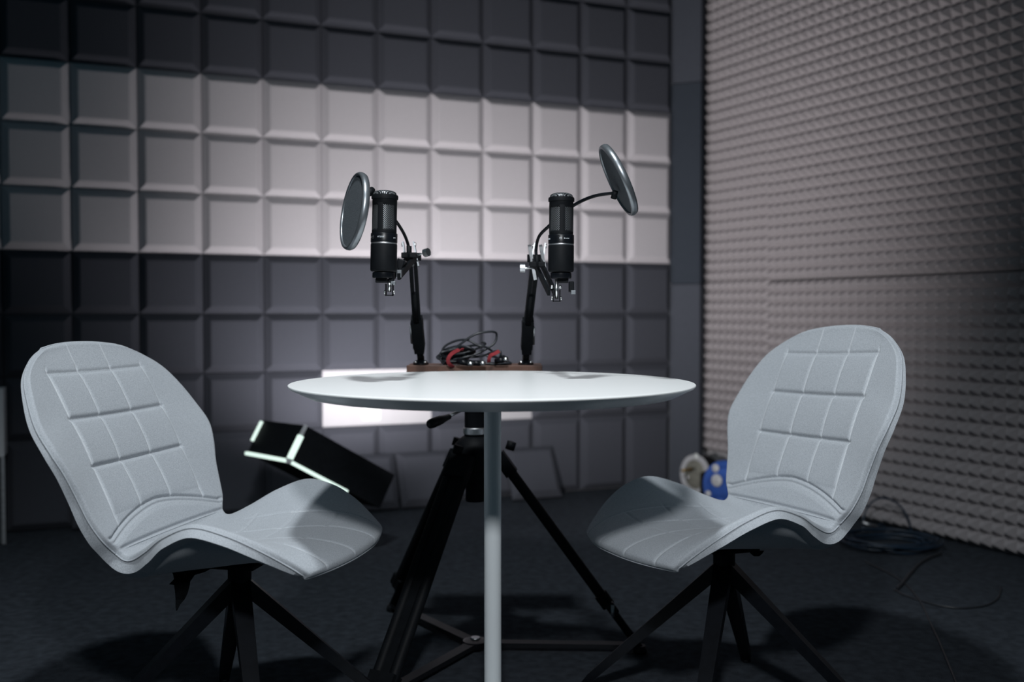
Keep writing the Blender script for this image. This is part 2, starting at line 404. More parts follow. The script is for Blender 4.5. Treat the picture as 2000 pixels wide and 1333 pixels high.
def make_section(v0, v1, tilt, roll, name, parent, nu=260, dv=.0019):
    # non-uniform v samples of roughly equal length
    vs_ = [v0]; 
    while vs_[-1] < v1 - 1e-4:
        a = cr(ROWS, vs_[-1]); b = cr(ROWS, min(vs_[-1] + .05, v1)); 
        l = max(math.hypot(b[0] - a[0], b[1] - a[1]), math.hypot(b[2] - a[2], b[4] - a[4])) / .05
        vs_.append(min(v1, vs_[-1] + dv / max(l, .005)))
    us = [math.sin(math.pi / 2 * (2 * k / nu - 1)) * .35 + (2 * k / nu - 1) * .65 for k in range(nu + 1)]
    G = np.zeros((len(vs_), nu + 1, 3)); TT = np.zeros((len(vs_), nu + 1))
    for i, v in enumerate(vs_):
        xc, zc, wd, xe, ze, th = cr(ROWS, v)
        pw = 2.3
        for j, u in enumerate(us):
            g = abs(u) ** pw
            G[i, j] = (xc + (xe - xc) * g, wd * u, zc + (ze - zc) * g); TT[i, j] = th
    gu = np.gradient(G, axis=1); gv = np.gradient(G, axis=0)
    Nn = np.cross(gv, gu); Nn /= np.linalg.norm(Nn, axis=2, keepdims=True) + 1e-12
    if Nn[len(vs_) // 2, nu // 2, 2] < 0: Nn = -Nn        # the sitting side faces up and forward
    back = v1 <= CREASE + .01
    top = G.copy(); thr = np.zeros(TT.shape)
    for i in range(len(vs_)):
        for j in range(nu + 1):
            d, t_, pf = seams(*G[i, j], back); e = min(1, (1 - abs(us[j])) / .07) ; 
            ev = 1 if not ((v0 == 0 and vs_[i] < .5) or (v1 > 18 and vs_[i] > 18.4)) else min(1, (vs_[i] / .5) if v0 == 0 else (19 - vs_[i]) / .6)
            top[i, j] += Nn[i, j] * ((pf - d) * e * ev); thr[i, j] = t_ * ev
            r_ = .007                                       # rounded upholstered edge
            k = min(abs(1 - abs(us[j])) * .25 / r_, 1); top[i, j] -= Nn[i, j] * r_ * (1 - math.sqrt(max(0, 1 - (1 - k) ** 2)))
            if ev < 1: top[i, j] -= Nn[i, j] * .006 * (1 - math.sqrt(max(0, 1 - (1 - ev) ** 2)))
    # underside: offset, pulled in from the edge
    bot = G - Nn * (TT[..., None] + .003); 
    for i in range(len(vs_)):
        for j in range(nu + 1):
            y = G[i, j, 1]; bot[i, j, 1] -= math.copysign(.026 * abs(us[j]) ** 7, y)
    mid = G - Nn * (TT[..., None] * .74)
    nv = len(vs_); W = nu + 1
    V = [tuple(p) for p in top.reshape(-1, 3)] + [tuple(p) for p in bot.reshape(-1, 3)]
    Fs = []; ob = nv * W
    for i in range(nv - 1):
        for j in range(nu):
            a = i * W + j; Fs.append((a, a + 1, a + W + 1, a + W)); Fs.append((ob + a, ob + a + W, ob + a + W + 1, ob + a + 1))
    # side walls round the perimeter with one bulging middle row
    per = [(0, j) for j in range(nu)] + [(i, nu) for i in range(nv - 1)] + [(nv - 1, j) for j in range(nu, 0, -1)] + [(i, 0) for i in range(nv - 1, 0, -1)]
    om = len(V)
    for (i, j) in per:
        m_ = mid[i, j].copy()
        if j in (0, nu): m_[1] += math.copysign(.003, us[j])
        V.append(tuple(m_))
    n = len(per)
    for k in range(n):
        a = per[k]; b = per[(k + 1) % n]; ia, ib = a[0] * W + a[1], b[0] * W + b[1]; ma, mb_ = om + k, om + (k + 1) % n
        Fs.append((ia, ma, mb_, ib)); Fs.append((ma, ob + ia, ob + ib, mb_))
    # shell tilts on its column
    out = []
    c, s_ = math.cos(tilt), math.sin(tilt); c2, s2 = math.cos(roll), math.sin(roll)
    for x, y, z in V:
        z -= .38; x, z = x * c - z * s_, x * s_ + z * c; y, z = y * c2 - z * s2, y * s2 + z * c2; out.append((x, y, z + .38))
    me = bpy.data.meshes.new(name); me.from_pydata(out, [], Fs); me.update()
    bm = bmesh.new(); bm.from_mesh(me); bmesh.ops.recalc_face_normals(bm, faces=bm.faces); bm.to_mesh(me); bm.free()
    me.polygons.foreach_set('use_smooth', [True] * len(me.polygons))
    me.set_sharp_from_angle(angle=R(62))
    at_ = me.attributes.new('thread', 'FLOAT', 'POINT')
    vals = np.zeros(len(out), dtype=np.float32); vals[:nv * W] = thr.reshape(-1); at_.data.foreach_set('value', vals)
    me.materials.append(M['fabric'])
    o = bpy.data.objects.new(name, me); COL.objects.link(o); o.parent = parent
    # piping along the rims
    f = lambda x, y, z: (lambda X, Z: (X, y * c2 - Z * s2, y * s2 + Z * c2 + .38))(x * c - (z - .38) * s_, x * s_ + (z - .38) * c)
    return o, f, top, bot, Nn
def make_chair(loc, rz, tilt, roll, leg_angles, label, flap=None):
    t = empty('swivel_chair', loc, rz, label=label, cat='chair', group='grey quilted shell chairs at the round table')
    o, f, top, bot, Nn = make_section(0, CREASE, tilt, roll, 'backrest', t)
    for sgn, j in ((1, -1), (-1, 0)):
        pass
    nb = top.shape[0]
    path = [f(*(top[i, 0] - Nn[i, 0] * .003 + np.array([0, -.0012, 0]))) for i in range(nb - 1, 0, -3)] + \
           [f(*(top[0, j] - Nn[0, j] * .003 + np.array([0, 0, .001]))) for j in range(0, top.shape[1], 4)] + \
           [f(*(top[i, -1] - Nn[i, -1] * .003 + np.array([0, .0012, 0]))) for i in range(1, nb, 3)]
    MB().tube(path, .0016, 6).build('piping', M['fabric'], o)
    o2, f, top, bot, Nn = make_section(CREASE, 19, tilt, roll, 'seat', t)
    nb = top.shape[0]
    path = [f(*(top[i, 0] - Nn[i, 0] * .003 + np.array([0, -.0012, 0]))) for i in range(0, nb - 1, 3)] + \
           [f(*(top[-1, j] - Nn[-1, j] * .003 + np.array([.001, 0, 0]))) for j in range(0, top.shape[1], 4)] + \
           [f(*(top[i, -1] - Nn[i, -1] * .003 + np.array([0, .0012, 0]))) for i in range(nb - 2, 0, -3)]
    MB().tube(path, .0016, 6).build('piping', M['fabric'], o2)
    # base
    MB().box((0, 0, .358), (.11, .11, .008), bev=.002).build('mounting_plate', M['black_metal'], t)
    MB().lathe([(.0235, .262), (.0235, .350)], n=32).build('swivel_column', M['black_metal'], t, auto=40)
    for a in leg_angles:
        a = R(a) - rz; d = Vector((math.cos(a), math.sin(a), 0))
        mb = MB(); mb.bar(d * .008 + Vector((0, 0, .312)), d * .302 + Vector((0, 0, .030)), .038, .030, .024, .018)
        mb.bar(d * .298 + Vector((0, 0, .034)), d * .322 + Vector((0, 0, .006)), .024, .018, .022, .015)
        lg = mb.build('leg', M['black_gloss'], t)
        MB().lathe([(.010, 0), (.010, .006)], d * .320, n=16).build('foot_pad', M['rubber'], lg)
    return t
CL = make_chair((-.556, 2.018, 0), R(-10.6), R(2.7), R(-.5), (112, 202, 292, 22),
                'light grey quilted shell chair with black splayed legs, left of the round table')
CR = make_chair((.461, 2.15, 0), R(199.1), R(-2.7), R(2.4), (68, 158, 248, 338),
                'light grey quilted shell chair with black splayed legs, right of the round table')
# torn lining under the left seat
def ribbon(name, pts, m, parent, th=.0012):
    n = len(pts); vs = []
    for (l, r) in pts:
        vs += [Vector(l), Vector(r)]
    k = len(vs); off = Vector((0, th, 0)); vs2 = [v + off for v in vs]; fs = []
    for i in range(n - 1):
        a = 2 * i; fs += [(a, a + 1, a + 3, a + 2), (k + a, k + a + 2, k + a + 3, k + a + 1), (a, a + 2, k + a + 2, k + a), (a + 1, k + a + 1, k + a + 3, a + 3)]
    fs += [(0, k, k + 1, 1), (2 * n - 2, 2 * n - 1, k + 2 * n - 1, k + 2 * n - 2)]
    mb = MB(); mb.add(vs + vs2, fs); return mb.build(name, m, parent)
inv = lambda o, p: Matrix.LocRotScale(o.location, o.rotation_euler, None).inverted() @ Vector(p)
Y0 = 1.90
fl = [((330, 1105), (425, 1105)), ((338, 1122), (400, 1118)), ((340, 1132), (380, 1124)), ((330, 1142), (371, 1137)), ((340, 1143), (370, 1146)), ((342, 1158), (366, 1160)), ((343, 1172), (360, 1172)), ((343, 1187), (352, 1181)), ((344, 1194), (346, 1193))]
ribbon('torn_lining', [(inv(CL, at(*a, Y0 + .010 * math.sin(i * 1.3))), inv(CL, at(*b, Y0 + .012 * math.cos(i)))) for i, (a, b) in enumerate(fl)], M['lining'], CL)
fl = [((1462, 1076), (1492, 1076)), ((1466, 1082), (1488, 1082)), ((1472, 1087), (1482, 1087))]
ribbon('torn_lining', [(inv(CR, at(*a, 2.0)), inv(CR, at(*b, 2.0))) for a, b in fl], M['lining'], CR)

# ---------------------------------------------------------------- tripod behind the table
TC = Vector((-.094, 2.53, 0))
tp = empty('tripod', TC, label='black video tripod with ground spreader standing behind the round table', cat='tripod')
def L(p): return Vector(p) - TC
MB().lathe([(.024, .385), (.0245, .39), (.0245, .53), (.030, .532), (.030, .55)], n=32).build('centre_column', M['black_matte'], tp, auto=40)
mb = MB().lathe([(.050, .470), (.056, .478), (.056, .525), (.040, .545), (.030, .552)], n=32)
mb.build('shoulder', M['black_matte'], tp, auto=40)
MB().lathe([(.0285, .556), (.0305, .558), (.0305, .572), (.0285, .574)], n=32).build('locking_ring', M['steel'], tp, auto=40)
MB().lathe([(.027, .550), (.027, .622), (.034, .626), (.034, .66), (.022, .665), (.022, .700), (.045, .702), (.045, .7145)], n=32).build('head', M['black_matte'], tp, auto=40)
h0 = L((TC.x - .03, TC.y - .02, .622)); h1 = L(at(868, 818, 2.44)); h2 = L(at(840, 829, 2.38))
hd = MB().tube([h0, h1], .0045, 10).build('pan_handle', M['chrome'], tp)
MB().tube([h1 + (h1 - h2) * .35, h1, h1 * .7 + h2 * .3, h2 * .8 + h1 * .2, h2, h2 + (h2 - h1) * .1], [.007, .0085, .0115, .0125, .011, .005], 14).build('grip', M['rubber'], hd)
feet = []
for ang, twin in ((127, True), (241, True), (357, False)):
    d = Vector((math.cos(R(ang)), math.sin(R(ang)), 0)); s = Vector((-d.y, d.x, 0)); foot = d * .42 + Vector((0, 0, .012)); top = d * .058 + Vector((0, 0, .505)); feet.append(foot)
    km = {127: .84, 241: .96, 357: .78}[ang]; mid = top.lerp(foot, km); lo = top.lerp(foot, km - .05)
    mb = MB()
    if twin:
        for k in (-1, 1): mb.tube([top + s * .022 * k, mid + s * .022 * k], .0130, 14)
        mb.bar(top, mid, .034, .012)
        mb.bar(top + d * 0, top.lerp(foot, .10), .060, .032); mb.bar(top.lerp(foot, km - .06), mid, .066, .036)
        mb.tube([lo, foot], .0125, 14)
    else:
        mb.tube([top, mid], .0135, 14); mb.tube([lo, foot], .0100, 14); mb.bar(top, top.lerp(foot, .10), .034, .032)
        mb.tube([top.lerp(foot, km - .06), mid], .0175, 14)
    lg = mb.build('leg', M['black_matte'], tp, auto=40)
    c = mid + d * .008 - s * .026
    MB().box(c, (.022, .020, .030), axis_mtx(foot - top), bev=.003).build('leg_lock', M['black_gloss'], lg)
    MB().tube([c - s * .010 + Vector((0, 0, .012)), c - s * .014 - Vector((0, 0, .016))], .0045, 10).build('lock_lever', M['steel'], lg)
    kc = top + d * .03 + Vector((0, 0, .012)); MB().tube([kc, kc + Vector((.006, 0, .020))], .012, 12).build('hinge_knob', M['black_matte'], lg)
    MB().lathe([(.016, -.012), (.018, -.006), (.014, .008)], foot, n=20).build('rubber_foot', M['rubber'], lg)
for f_ in feet:
    a = Vector((f_.x * .97, f_.y * .97, .020)); ar = MB().bar(Vector((f_.x * .06, f_.y * .06, .018)), a, .030, .012, .028, .010).build('spreader_arm', M['rubber'], tp)
MB().lathe([(.030, .010), (.032, .014), (.032, .026), (.012, .030)], n=24).build('spreader_hub', M['black_gloss'], tp, auto=40)
MB().lathe([(.013, .030), (.011, .034)], n=20).build('spreader_screw', M['steel'], tp)
# ---------------------------------------------------------------- board on the tripod
BZ = .7345
bp = at(928, 712, 2.53)
o = MB().box((0, 0, 0), (.338, .11, .019), bev=.0015).build('wooden_board', M['wood']); o.location = (at(928, 712, 2.52).x, 2.53, BZ - .0095)
tag(o, 'reddish brown wooden board carrying both microphone arms on the tripod', 'board')

# ---------------------------------------------------------------- microphones
def text_mesh(txt, size):
    c = bpy.data.curves.new('print', 'FONT'); c.body = txt; c.size = size; c.align_x = 'CENTER'; c.align_y = 'CENTER'; c.extrude = .0001
    o = bpy.data.objects.new('print', c); COL.objects.link(o); dg = bpy.context.evaluated_depsgraph_get()
    me = bpy.data.meshes.new_from_object(o.evaluated_get(dg)); bpy.data.objects.remove(o); return me
def wrap_text(txt, size, r, z, ang, parent, m):
    me = text_mesh(txt, size)
    for v in me.vertices:
        a = ang + v.co.x / r; q = r + .00015 + v.co.z
        v.co = (q * math.sin(a), -q * math.cos(a), z + v.co.y)
    me.materials.clear(); me.materials.append(m)
    o = bpy.data.objects.new('lettering', me); COL.objects.link(o); o.parent = parent; return o
def make_mic(base, tilt_y, spin, label, prints):
    """base = underside centre of the body; 162 mm tall, 52 mm across"""
    t = empty('condenser_microphone', base, 0, label=label, cat='microphone', group='studio microphones over the table')
    t.rotation_euler = (0, tilt_y, 0)
    r = .0262
    MB().lathe([(.0235, 0), (.0255, .0015), (r, .004), (r, .053), (.0257, .0545)], n=56).build('body', M['black_matte'], t, auto=40)
    MB().lathe([(.0256, .0545), (.0260, .0560), (.0256, .0575)], n=56, cap0=False, cap1=False).build('trim_ring', M['steel'], t)
    rg = MB().lathe([(.0235, .0575), (.0264, .0580), (.0264, .0745), (.0258, .0755), (.0235, .0765)], n=56).build('band', M['black_gloss'], t, auto=40)
    # grille core
    n = 48; me = bpy.data.meshes.new('grille'); vs = []; fs = []
    hs = [.0765 + .061 * k / 6 for k in range(7)]
    for z in hs:
        for k in range(n + 1): a = 2 * math.pi * k / n; vs.append((.0222 * math.cos(a), .0222 * math.sin(a), z))
    for i in range(6):
        for k in range(n): a = i * (n + 1) + k; fs.append((a, a + 1, a + n + 2, a + n + 1))
    me.from_pydata(vs, [], fs); uv = me.uv_layers.new()
    for lp in me.loops:
        k = lp.vertex_index % (n + 1); i = lp.vertex_index // (n + 1); uv.data[lp.index].uv = (k / n * .1395, hs[i])
    me.polygons.foreach_set('use_smooth', [True] * len(fs)); me.materials.append(M['grille'])
    g = bpy.data.objects.new('grille', me); COL.objects.link(g); g.parent = t
    # frame: top and bottom rings with four posts
    mb = MB().lathe([(.0222, .0765), (.0245, .0765), (.0245, .0815), (.0224, .0835)], n=56, cap0=False, cap1=False)
    mb.lathe([(.0224, .1310), (.0245, .1335), (.0245, .1430), (.0224, .1430)], n=56, cap0=False, cap1=False)
    for q in range(4):
        a0 = spin + q * math.pi / 2; rings = []
        for z in (.0800, .0830, .1320, .1350):
            hw = R(13) if .081 < z < .134 else R(19)
            rings.append([Vector((rr * math.sin(a0 + aa), -rr * math.cos(a0 + aa), z)) for rr, aa in ((.0222, -hw), (.0245, -hw), (.0247, -hw / 3), (.0247, hw / 3), (.0245, hw), (.0222, hw))])
        mb.rings(rings)
    mb.build('grille_frame', M['black_matte'], t, auto=40)
    MB().lathe([(.0245, .1425), (.0264, .1432), (.0266, .1480), (.0260, .1510), (.0235, .1520)], n=56).build('cap_ring', M['black_matte'], t, auto=40)
    # domed mesh top with uv
    me = bpy.data.meshes.new('top_mesh'); vs = []; fs = []; pr_ = [(.0236, .1518), (.0232, .1540), (.0222, .1562), (.0195, .1585), (.0130, .1603), (.0060, .1610), (.0002, .1611)]
    for (rr, z) in pr_:
        for k in range(n): a = 2 * math.pi * k / n; vs.append((rr * math.cos(a), rr * math.sin(a), z))
    for i in range(len(pr_) - 1):
        for k in range(n): a = i * n + k; b = i * n + (k + 1) % n; fs.append((a, b, b + n, a + n))
    me.from_pydata(vs, [], fs); uv = me.uv_layers.new()
    for lp in me.loops: v = vs[lp.vertex_index]; uv.data[lp.index].uv = (v[0], v[1])
    me.polygons.foreach_set('use_smooth', [True] * len(fs)); me.materials.append(M['grille'])
    g = bpy.data.objects.new('top_mesh', me); COL.objects.link(g); g.parent = t
    for txt, size, ang, z, m_ in prints: wrap_text(txt, size, .0264, z, ang, rg, m_)
    return t
mL = at(749, 531, 1.98); mR = at(1095.5, 532, 2.03)
micL = make_mic(mL, R(1.3), R(-12), 'black studio microphone on the left arm, beside the upright pop filter',
    [('AT2020', .0040, R(-8), .0675, M['print']), ('(mm', .0036, R(58), .0665, M['print']), ('\u00b1 E \u2295', .0050, R(-58), .0670, M['steel'])])
micR = make_mic(mR, R(.3), R(2), 'black studio microphone on the right arm, beside the steeply tilted pop filter',
    [('P48', .0034, R(-5), .0675, M['print']), ('\u25a0 cardioid', .0026, R(22), .0672, M['print']), ('AT2020', .0036, R(-72), .0665, M['print'])])

# ---------------------------------------------------------------- scissor arms with clamps
def make_arm(name_label, basep, mid1, elbow, head, micb, sx, parts):
    t = empty('microphone_arm', basep, 0, label=name_label, cat='microphone arm', group='desk microphone arms on the wooden board')
    q = lambda p: Vector(p) - Vector(basep)
    b, m1, e, h = q(basep), q(mid1), q(elbow), q(head)
    MB().lathe([(.020, 0), (.020, .004), (.014, .010), (.009, .012), (.009, .022)], n=24).build('base', M['black_gloss'], t, auto=40)
    for k in (-1, 1): MB().lathe([(.0045, 0), (.0045, .004), (.002, .006)], (k * .012, -.013, .004), n=12).build('bolt', M['chrome'], t)
    low = MB(); s = Vector((.0105, 0, 0))
    low.tube([b + Vector((0, 0, .012)), b.lerp(m1, .35)], .0085, 12); low.bar(b.lerp(m1, .30), m1, .024, .020, .030, .022)
    for k in (-1, 1): low.bar(b.lerp(m1, .42) + s * k * 1.1, m1.lerp(e, .06) + s * k, .006, .020)
    low.build('lower_bar', M['black_matte'], t)
    up = MB(); 
    for k in (-1, 1): up.bar(m1 + s * k * .55, e + s * k * .5, .0085, .013)
    up.tube([m1 + Vector((0, -.012, 0)), m1.lerp(e, .45) + Vector((0, -.012, 0))], .0055, 10)
    up.build('upper_bar', M['black_matte'], t)
    MB().tube([m1 + Vector((-sx * .015, 0, -.01)), b.lerp(m1, .50) + Vector((-sx * .017, -.006, 0))], .0028, 8).build('spring', M['steel'], t)
    # elbow plates
    for k in (-1, 1):
        MB().bar(e + Vector((k * .014, 0, -.022)), e + Vector((k * .012 - sx * .010, .006, .034)), .003, .020, up=(0, 1, 0)).build('elbow_plate', M['gunmetal'], t)
        MB().tube([e + Vector((k * .0125 - sx * .009 - .004 * (k < 0), .004, .028)), e + Vector((k * .0125 - sx * .009 + .004 * (k > 0), .004, .028))], .0045, 12).build('bolt', M['chrome'], t)
    MB().tube([e - Vector((.019, 0, 0)), e + Vector((.019, 0, 0))], .009, 16).build('elbow_joint', M['black_matte'], t)
    MB().tube([e + Vector((0, -.004, -.018)), e + Vector((.0, -.010, -.018))], .004, 10).build('bolt', M['chrome'], t)
    # forearm running towards the camera
    fa = MB()
    for k in (-1, 1): fa.bar(e + Vector((k * .008, 0, 0)), h + Vector((k * .006, 0, 0)), .006, .013)
    fa.build('forearm', M['black_matte'], t)
    return t, q
def swivel(t, q, micb, sx, big):
    """bracket, post and screws under the microphone"""
    c = q(micb)
    MB().lathe([(.021, -.013), (.022, -.010), (.0215, -.0020), (.0195, -.0008)], c, n=36).build('mount_collar', M['black_gloss'], t, auto=40)
    mb = MB().box(c + Vector((-.004 * sx, .002, -.0175)), (.022, .020, .009), bev=.001); mb.build('mount_foot', M['black_matte'], t)
    pc = c + Vector((.012 if sx > 0 else -.009, -.002, -.014))
    MB().tube([pc, pc - Vector((0, 0, .040 if big else .026))], .0038, 12).build('swivel_post', M['chrome'], t)
    z0 = pc.z - (.034 if big else .022)
    br = MB()
    for k in (-1, 1): br.box((pc.x + k * .0068, pc.y, z0), (.002, .014, .024))
    br.box((pc.x, pc.y, z0 - .011), (.0155, .014, .002)); br.build('bracket', M['black_matte'], t)
    for k in (-1, 1): MB().tube([(pc.x + k * .0075, pc.y, z0 - .005), (pc.x + k * .0105, pc.y, z0 - .005)], .0040, 12).build('bolt', M['chrome'], t)
    if big:
        for k in (-1, 1): MB().tube([(pc.x + k * .006 - .001, pc.y, z0 + .018), (pc.x + k * .0105 - .001, pc.y, z0 + .018)], .0038, 12).build('bolt', M['chrome'], t)
    kb = c + Vector((.021 if big else .016, -.002, -.030 if big else -.012))
    MB().box(kb, (.011, .010, .022), bev=.0015).build('clamp_knob', M['black_gloss'], t)
    MB().box(kb + Vector((.004, -.003, -.011)), (.010, .008, .008), bev=.001).build('knob_tab', M['gunmetal'], t)
    return pc
bL = at(822, 711, 2.52); bL.z = BZ
eL = at(806, 502, 2.27); m1L = at(814, 628, 2.44); hL = at(773, 541, 2.03)
aL, q = make_arm('black jointed microphone arm on the left end of the wooden board', bL, m1L, eL, hL, mL, 1, None)
pL = swivel(aL, q, mL, 1, False)
MB().box(q(at(783, 519, 2.12)), (.016, .05, .026), Matrix.Rotation(R(18), 3, 'Y'), bev=.002).build('joint_block', M['black_gloss'], aL)
MB().box(q(at(779, 535, 2.04)), (.012, .012, .016), bev=.001).build('joint_cover', M['gunmetal'], aL)
kk = q(at(807, 501, 2.24)); k2 = q(at(832, 494, 2.22))
kn = MB().tube([kk, k2], .0022, 8).build('tension_screw', M['chrome'], aL)
MB().tube([k2 - (k2 - kk).normalized() * .004, k2 + (k2 - kk).normalized() * .007], .0095, 8, smooth=False).build('screw_knob', M['chrome'], kn)
bR = at(1027, 711, 2.52); bR.z = BZ
eR = at(1046, 505, 2.27); m1R = at(1031, 632, 2.44); hR = at(1078, 572, 2.06)
aR, q = make_arm('black jointed microphone arm on the right end of the wooden board', bR, m1R, eR, hR, mR, -1, None)
pR = swivel(aR, q, mR, -1, True)
for dx in (-6, 16):
    MB().bar(q(at(1040 + dx, 480, 2.25)), q(at(1051 + dx, 545, 2.27)), .007, .022, up=(0, 1, 0)).build('elbow_plate', M['steel'], aR)
kk = q(at(1048, 524, 2.22)); k2 = q(at(1021, 524, 2.20))
kn = MB().tube([kk, k2], .0022, 8).build('tension_screw', M['chrome'], aR)
MB().tube([k2 + Vector((.005, 0, 0)), k2 - Vector((.006, 0, 0))], .0095, 8, smooth=False).build('screw_knob', M['steel'], kn)

# ---------------------------------------------------------------- pop filters
def make_pop(c, a, clip, label, neck, clampp):
    t = empty('pop_filter', clampp, 0, label=label, cat='pop filter', group='round pop filters beside the microphones')
    q = lambda p: Vector(p) - Vector(clampp)
    m = axis_mtx(a); r = .0770; th = .0078
    prof = [(r - .0075, -th * .6), (r - .0055, -th), (r - .0020, -th * .85), (r, -th * .3), (r, th * .3), (r - .0020, th * .85), (r - .0055, th), (r - .0075, th * .6), (r - .0075, -th * .6)]
    MB().lathe(prof, q(c), m, n=96, cap0=False, cap1=False).build('hoop', M['gunmetal'], t)
    MB().lathe([(r - .007, .0030), (r - .030, .0030), (.0002, .0030), (.0002, .0040), (r - .030, .0040), (r - .007, .0040)], q(c), m, n=72, cap0=False, cap1=False, smooth=False).build('mesh_screen', M['nylon'], t)
    MB().tube([q(p) for p in smooth_path(neck, 10)], .0035, 10).build('gooseneck', M['black_gloss'], t)
    e = q(neck[-1]); MB().tube([e - (e - q(c)).normalized() * .004, e + (e - q(c)).normalized() * .012], .006, 12).build('neck_joint', M['black_matte'], t)
    mb = MB().tube([q(neck[0]) + Vector((0, 0, .018)), q(neck[0]) - Vector((0, 0, .008))], .0058, 12)
    mb.box(q(clampp) + Vector((0, .004, -.002)), (.034, .018, .012), bev=.002); mb.build('clamp', M['black_matte'], t)
    rc = q(c) + m @ Vector((0, 0, -.004)) + (m @ Vector((math.cos(clip), math.sin(clip), 0))) * (r - .001)
    MB().lathe([(.010, -.006), (.011, -.004), (.011, .006), (.008, .008)], rc, axis_mtx((m @ Vector((0, 0, 1)))), n=24).build('rim_clip', M['black_gloss'], t)
    return t
cl = at(799, 497, 2.20)
make_pop(at(692.5, 413, 1.95), (-.89, -.41, .148), R(150), 'upright round pop filter left of the left microphone',
    [cl, at(797, 478, 2.22), at(789, 457, 2.17), at(776, 436, 2.10), at(755, 410, 2.06), at(738, 389, 2.02), at(722, 377, 1.985)], cl)
cr_ = at(1049, 515, 2.15)
make_pop(at(1207.5, 352, 2.0), (-.90, -.03, -.43), R(-60), 'steeply tilted round pop filter high above the right end of the table',
    [cr_, at(1047, 488, 2.22), at(1053, 462, 2.17), at(1073, 441, 2.12), at(1098, 418, 2.09), at(1128, 397, 2.06), at(1162, 383, 2.03), at(1201, 377, 2.01)], cr_)

# ---------------------------------------------------------------- cable bundle on the board
cb = at(930, 712, 2.52); cb.z = BZ
t = empty('cable_bundle', cb, label='tangled black microphone cables with red hook-and-loop ties on the wooden board', cat='cable')
q = lambda x, y, Y=2.50: Vector(at(x, y, Y)) - cb
paths = [
 [(870, 706), (862, 695), (868, 678), (888, 667), (910, 664), (928, 672), (941, 680)],
 [(872, 702), (876, 690), (900, 672), (925, 655), (948, 649), (966, 649), (970, 656), (966, 670), (950, 682), (930, 692), (905, 699), (885, 703)],
 [(866, 712), (861, 702), (870, 696), (890, 697), (920, 698), (945, 695), (962, 688), (976, 686), (978, 694), (974, 700)],
 [(868, 716), (864, 706), (880, 702), (905, 703), (930, 708), (955, 712), (980, 714), (995, 710)],
 [(900, 684), (912, 678), (926, 675), (940, 676), (952, 680), (961, 686)],
 [(950, 696), (965, 697), (976, 701), (990, 706), (998, 712), (985, 716), (965, 715)],
 [(870, 717), (880, 710), (900, 708), (920, 712), (940, 716)],
 [(863, 708), (868, 699), (884, 694), (905, 690), (925, 684), (938, 678), (948, 672), (940, 668)],
 [(865, 713), (874, 705), (890, 706), (910, 714), (930, 717), (960, 717), (985, 717)],
 [(976, 699), (984, 696), (991, 703), (990, 712), (975, 716), (955, 710)],
]
for i, p in enumerate(paths):
    pts = [q(x, y, 2.49 + .012 * math.sin(i * 2.1 + k * .9)) for k, (x, y) in enumerate(p)]
    for v in pts: v.z = max(v.z, .0035)
    MB().tube(smooth_path(pts, 8), .0029, 8).build('cable', M['cable'], t)
for i in range(11):      # coil seen from its end
    pts = []
    rr = .026 + .004 * math.sin(i * 1.7)
    for k in range(14):
        a = 2 * math.pi * k / 14; pts.append(q(878 + i * 1.6, 705, 2.50 + .01 * math.sin(i)) + Vector((.85 * rr * math.cos(a) * 1.6 + .008, .028 * math.sin(a + i * .4), max(-.002, .008 + .018 * math.sin(a) * .5 + .002 * i))))
    for v in pts: v.z = max(v.z, .0035)
    MB().tube(smooth_path(pts, 4, True), .0028, 8).build('cable', M['cable'], t)
def tie(p, w_, name='cable_tie'):
    pts = [q(x, y, Y) for x, y, Y in p]; mb = MB()
    sp_ = smooth_path(pts, 6); rings = []
    for i, v in enumerate(sp_):
        tdir = (sp_[min(i + 1, len(sp_) - 1)] - sp_[max(i - 1, 0)]).normalized(); b = Vector((1, .3, .15)); b = (b - tdir * b.dot(tdir)).normalized(); n_ = tdir.cross(b)
        rings.append([v + b * x * w_ / 2 + n_ * y * .0009 for x, y in ((-1, -1), (1, -1), (1, 1), (-1, 1))])
    mb.rings(rings, smooth=False); return mb.build(name, M['red'], t)
tie([(905, 683, 2.47), (896, 684, 2.465), (884, 690, 2.46), (877, 698, 2.455), (875, 706, 2.455), (879, 713, 2.46), (885, 717, 2.47)], .009)
tie([(975, 686, 2.47), (967, 691, 2.465), (958, 695, 2.46), (955, 703, 2.46), (955, 708, 2.465)], .009)
for (x0, y0, x1, y1) in ((893, 706, 914, 713), (918, 713, 938, 718), (968, 706, 984, 703)):
    a, b = q(x0, y0, 2.455), q(x1, y1, 2.445); a.z = max(a.z, .007); b.z = max(b.z, .007)
    c = MB().tube([a, b], .0068, 14).build('connector', M['black_gloss'], t)
    MB().tube([b, b + (b - a) * .45], .0058, 14).build('connector_shell', M['chrome'], c)

# ---------------------------------------------------------------- tilted black box with light strips
V0 = Vector((-.741, 3.300, .374))
u1, u2, u3 = Vector((.3687, .3409, .8648)), Vector((-.6443, .7643, -.0266)), Vector((.6701, .5473, -.5014))
l1, l2, l3 = .129, .317, .405
t = empty('light_box', (V0.x + .1, V0.y + .2, 0), label='black box with glowing edge strips, tilted, behind the left chair', cat='lamp')
org = t.location
def bp_(a, b, c): return V0 + u1 * a + u2 * b + u3 * c - org
mb = MB(); vs = [bp_(a, b, c) for a in (0, l1) for b in (0, l2) for c in (0, l3)]
mb.add(vs, [(0, 1, 3, 2), (4, 6, 7, 5), (0, 4, 5, 1), (2, 3, 7, 6), (0, 2, 6, 4), (1, 5, 7, 3)])
mb.build('housing', M['black_matte'], t)
def strip(p, qn, w_=.016): return MB().bar(p, qn, w_, w_).build('light_strip', M['strip'], t)
e_ = -.003
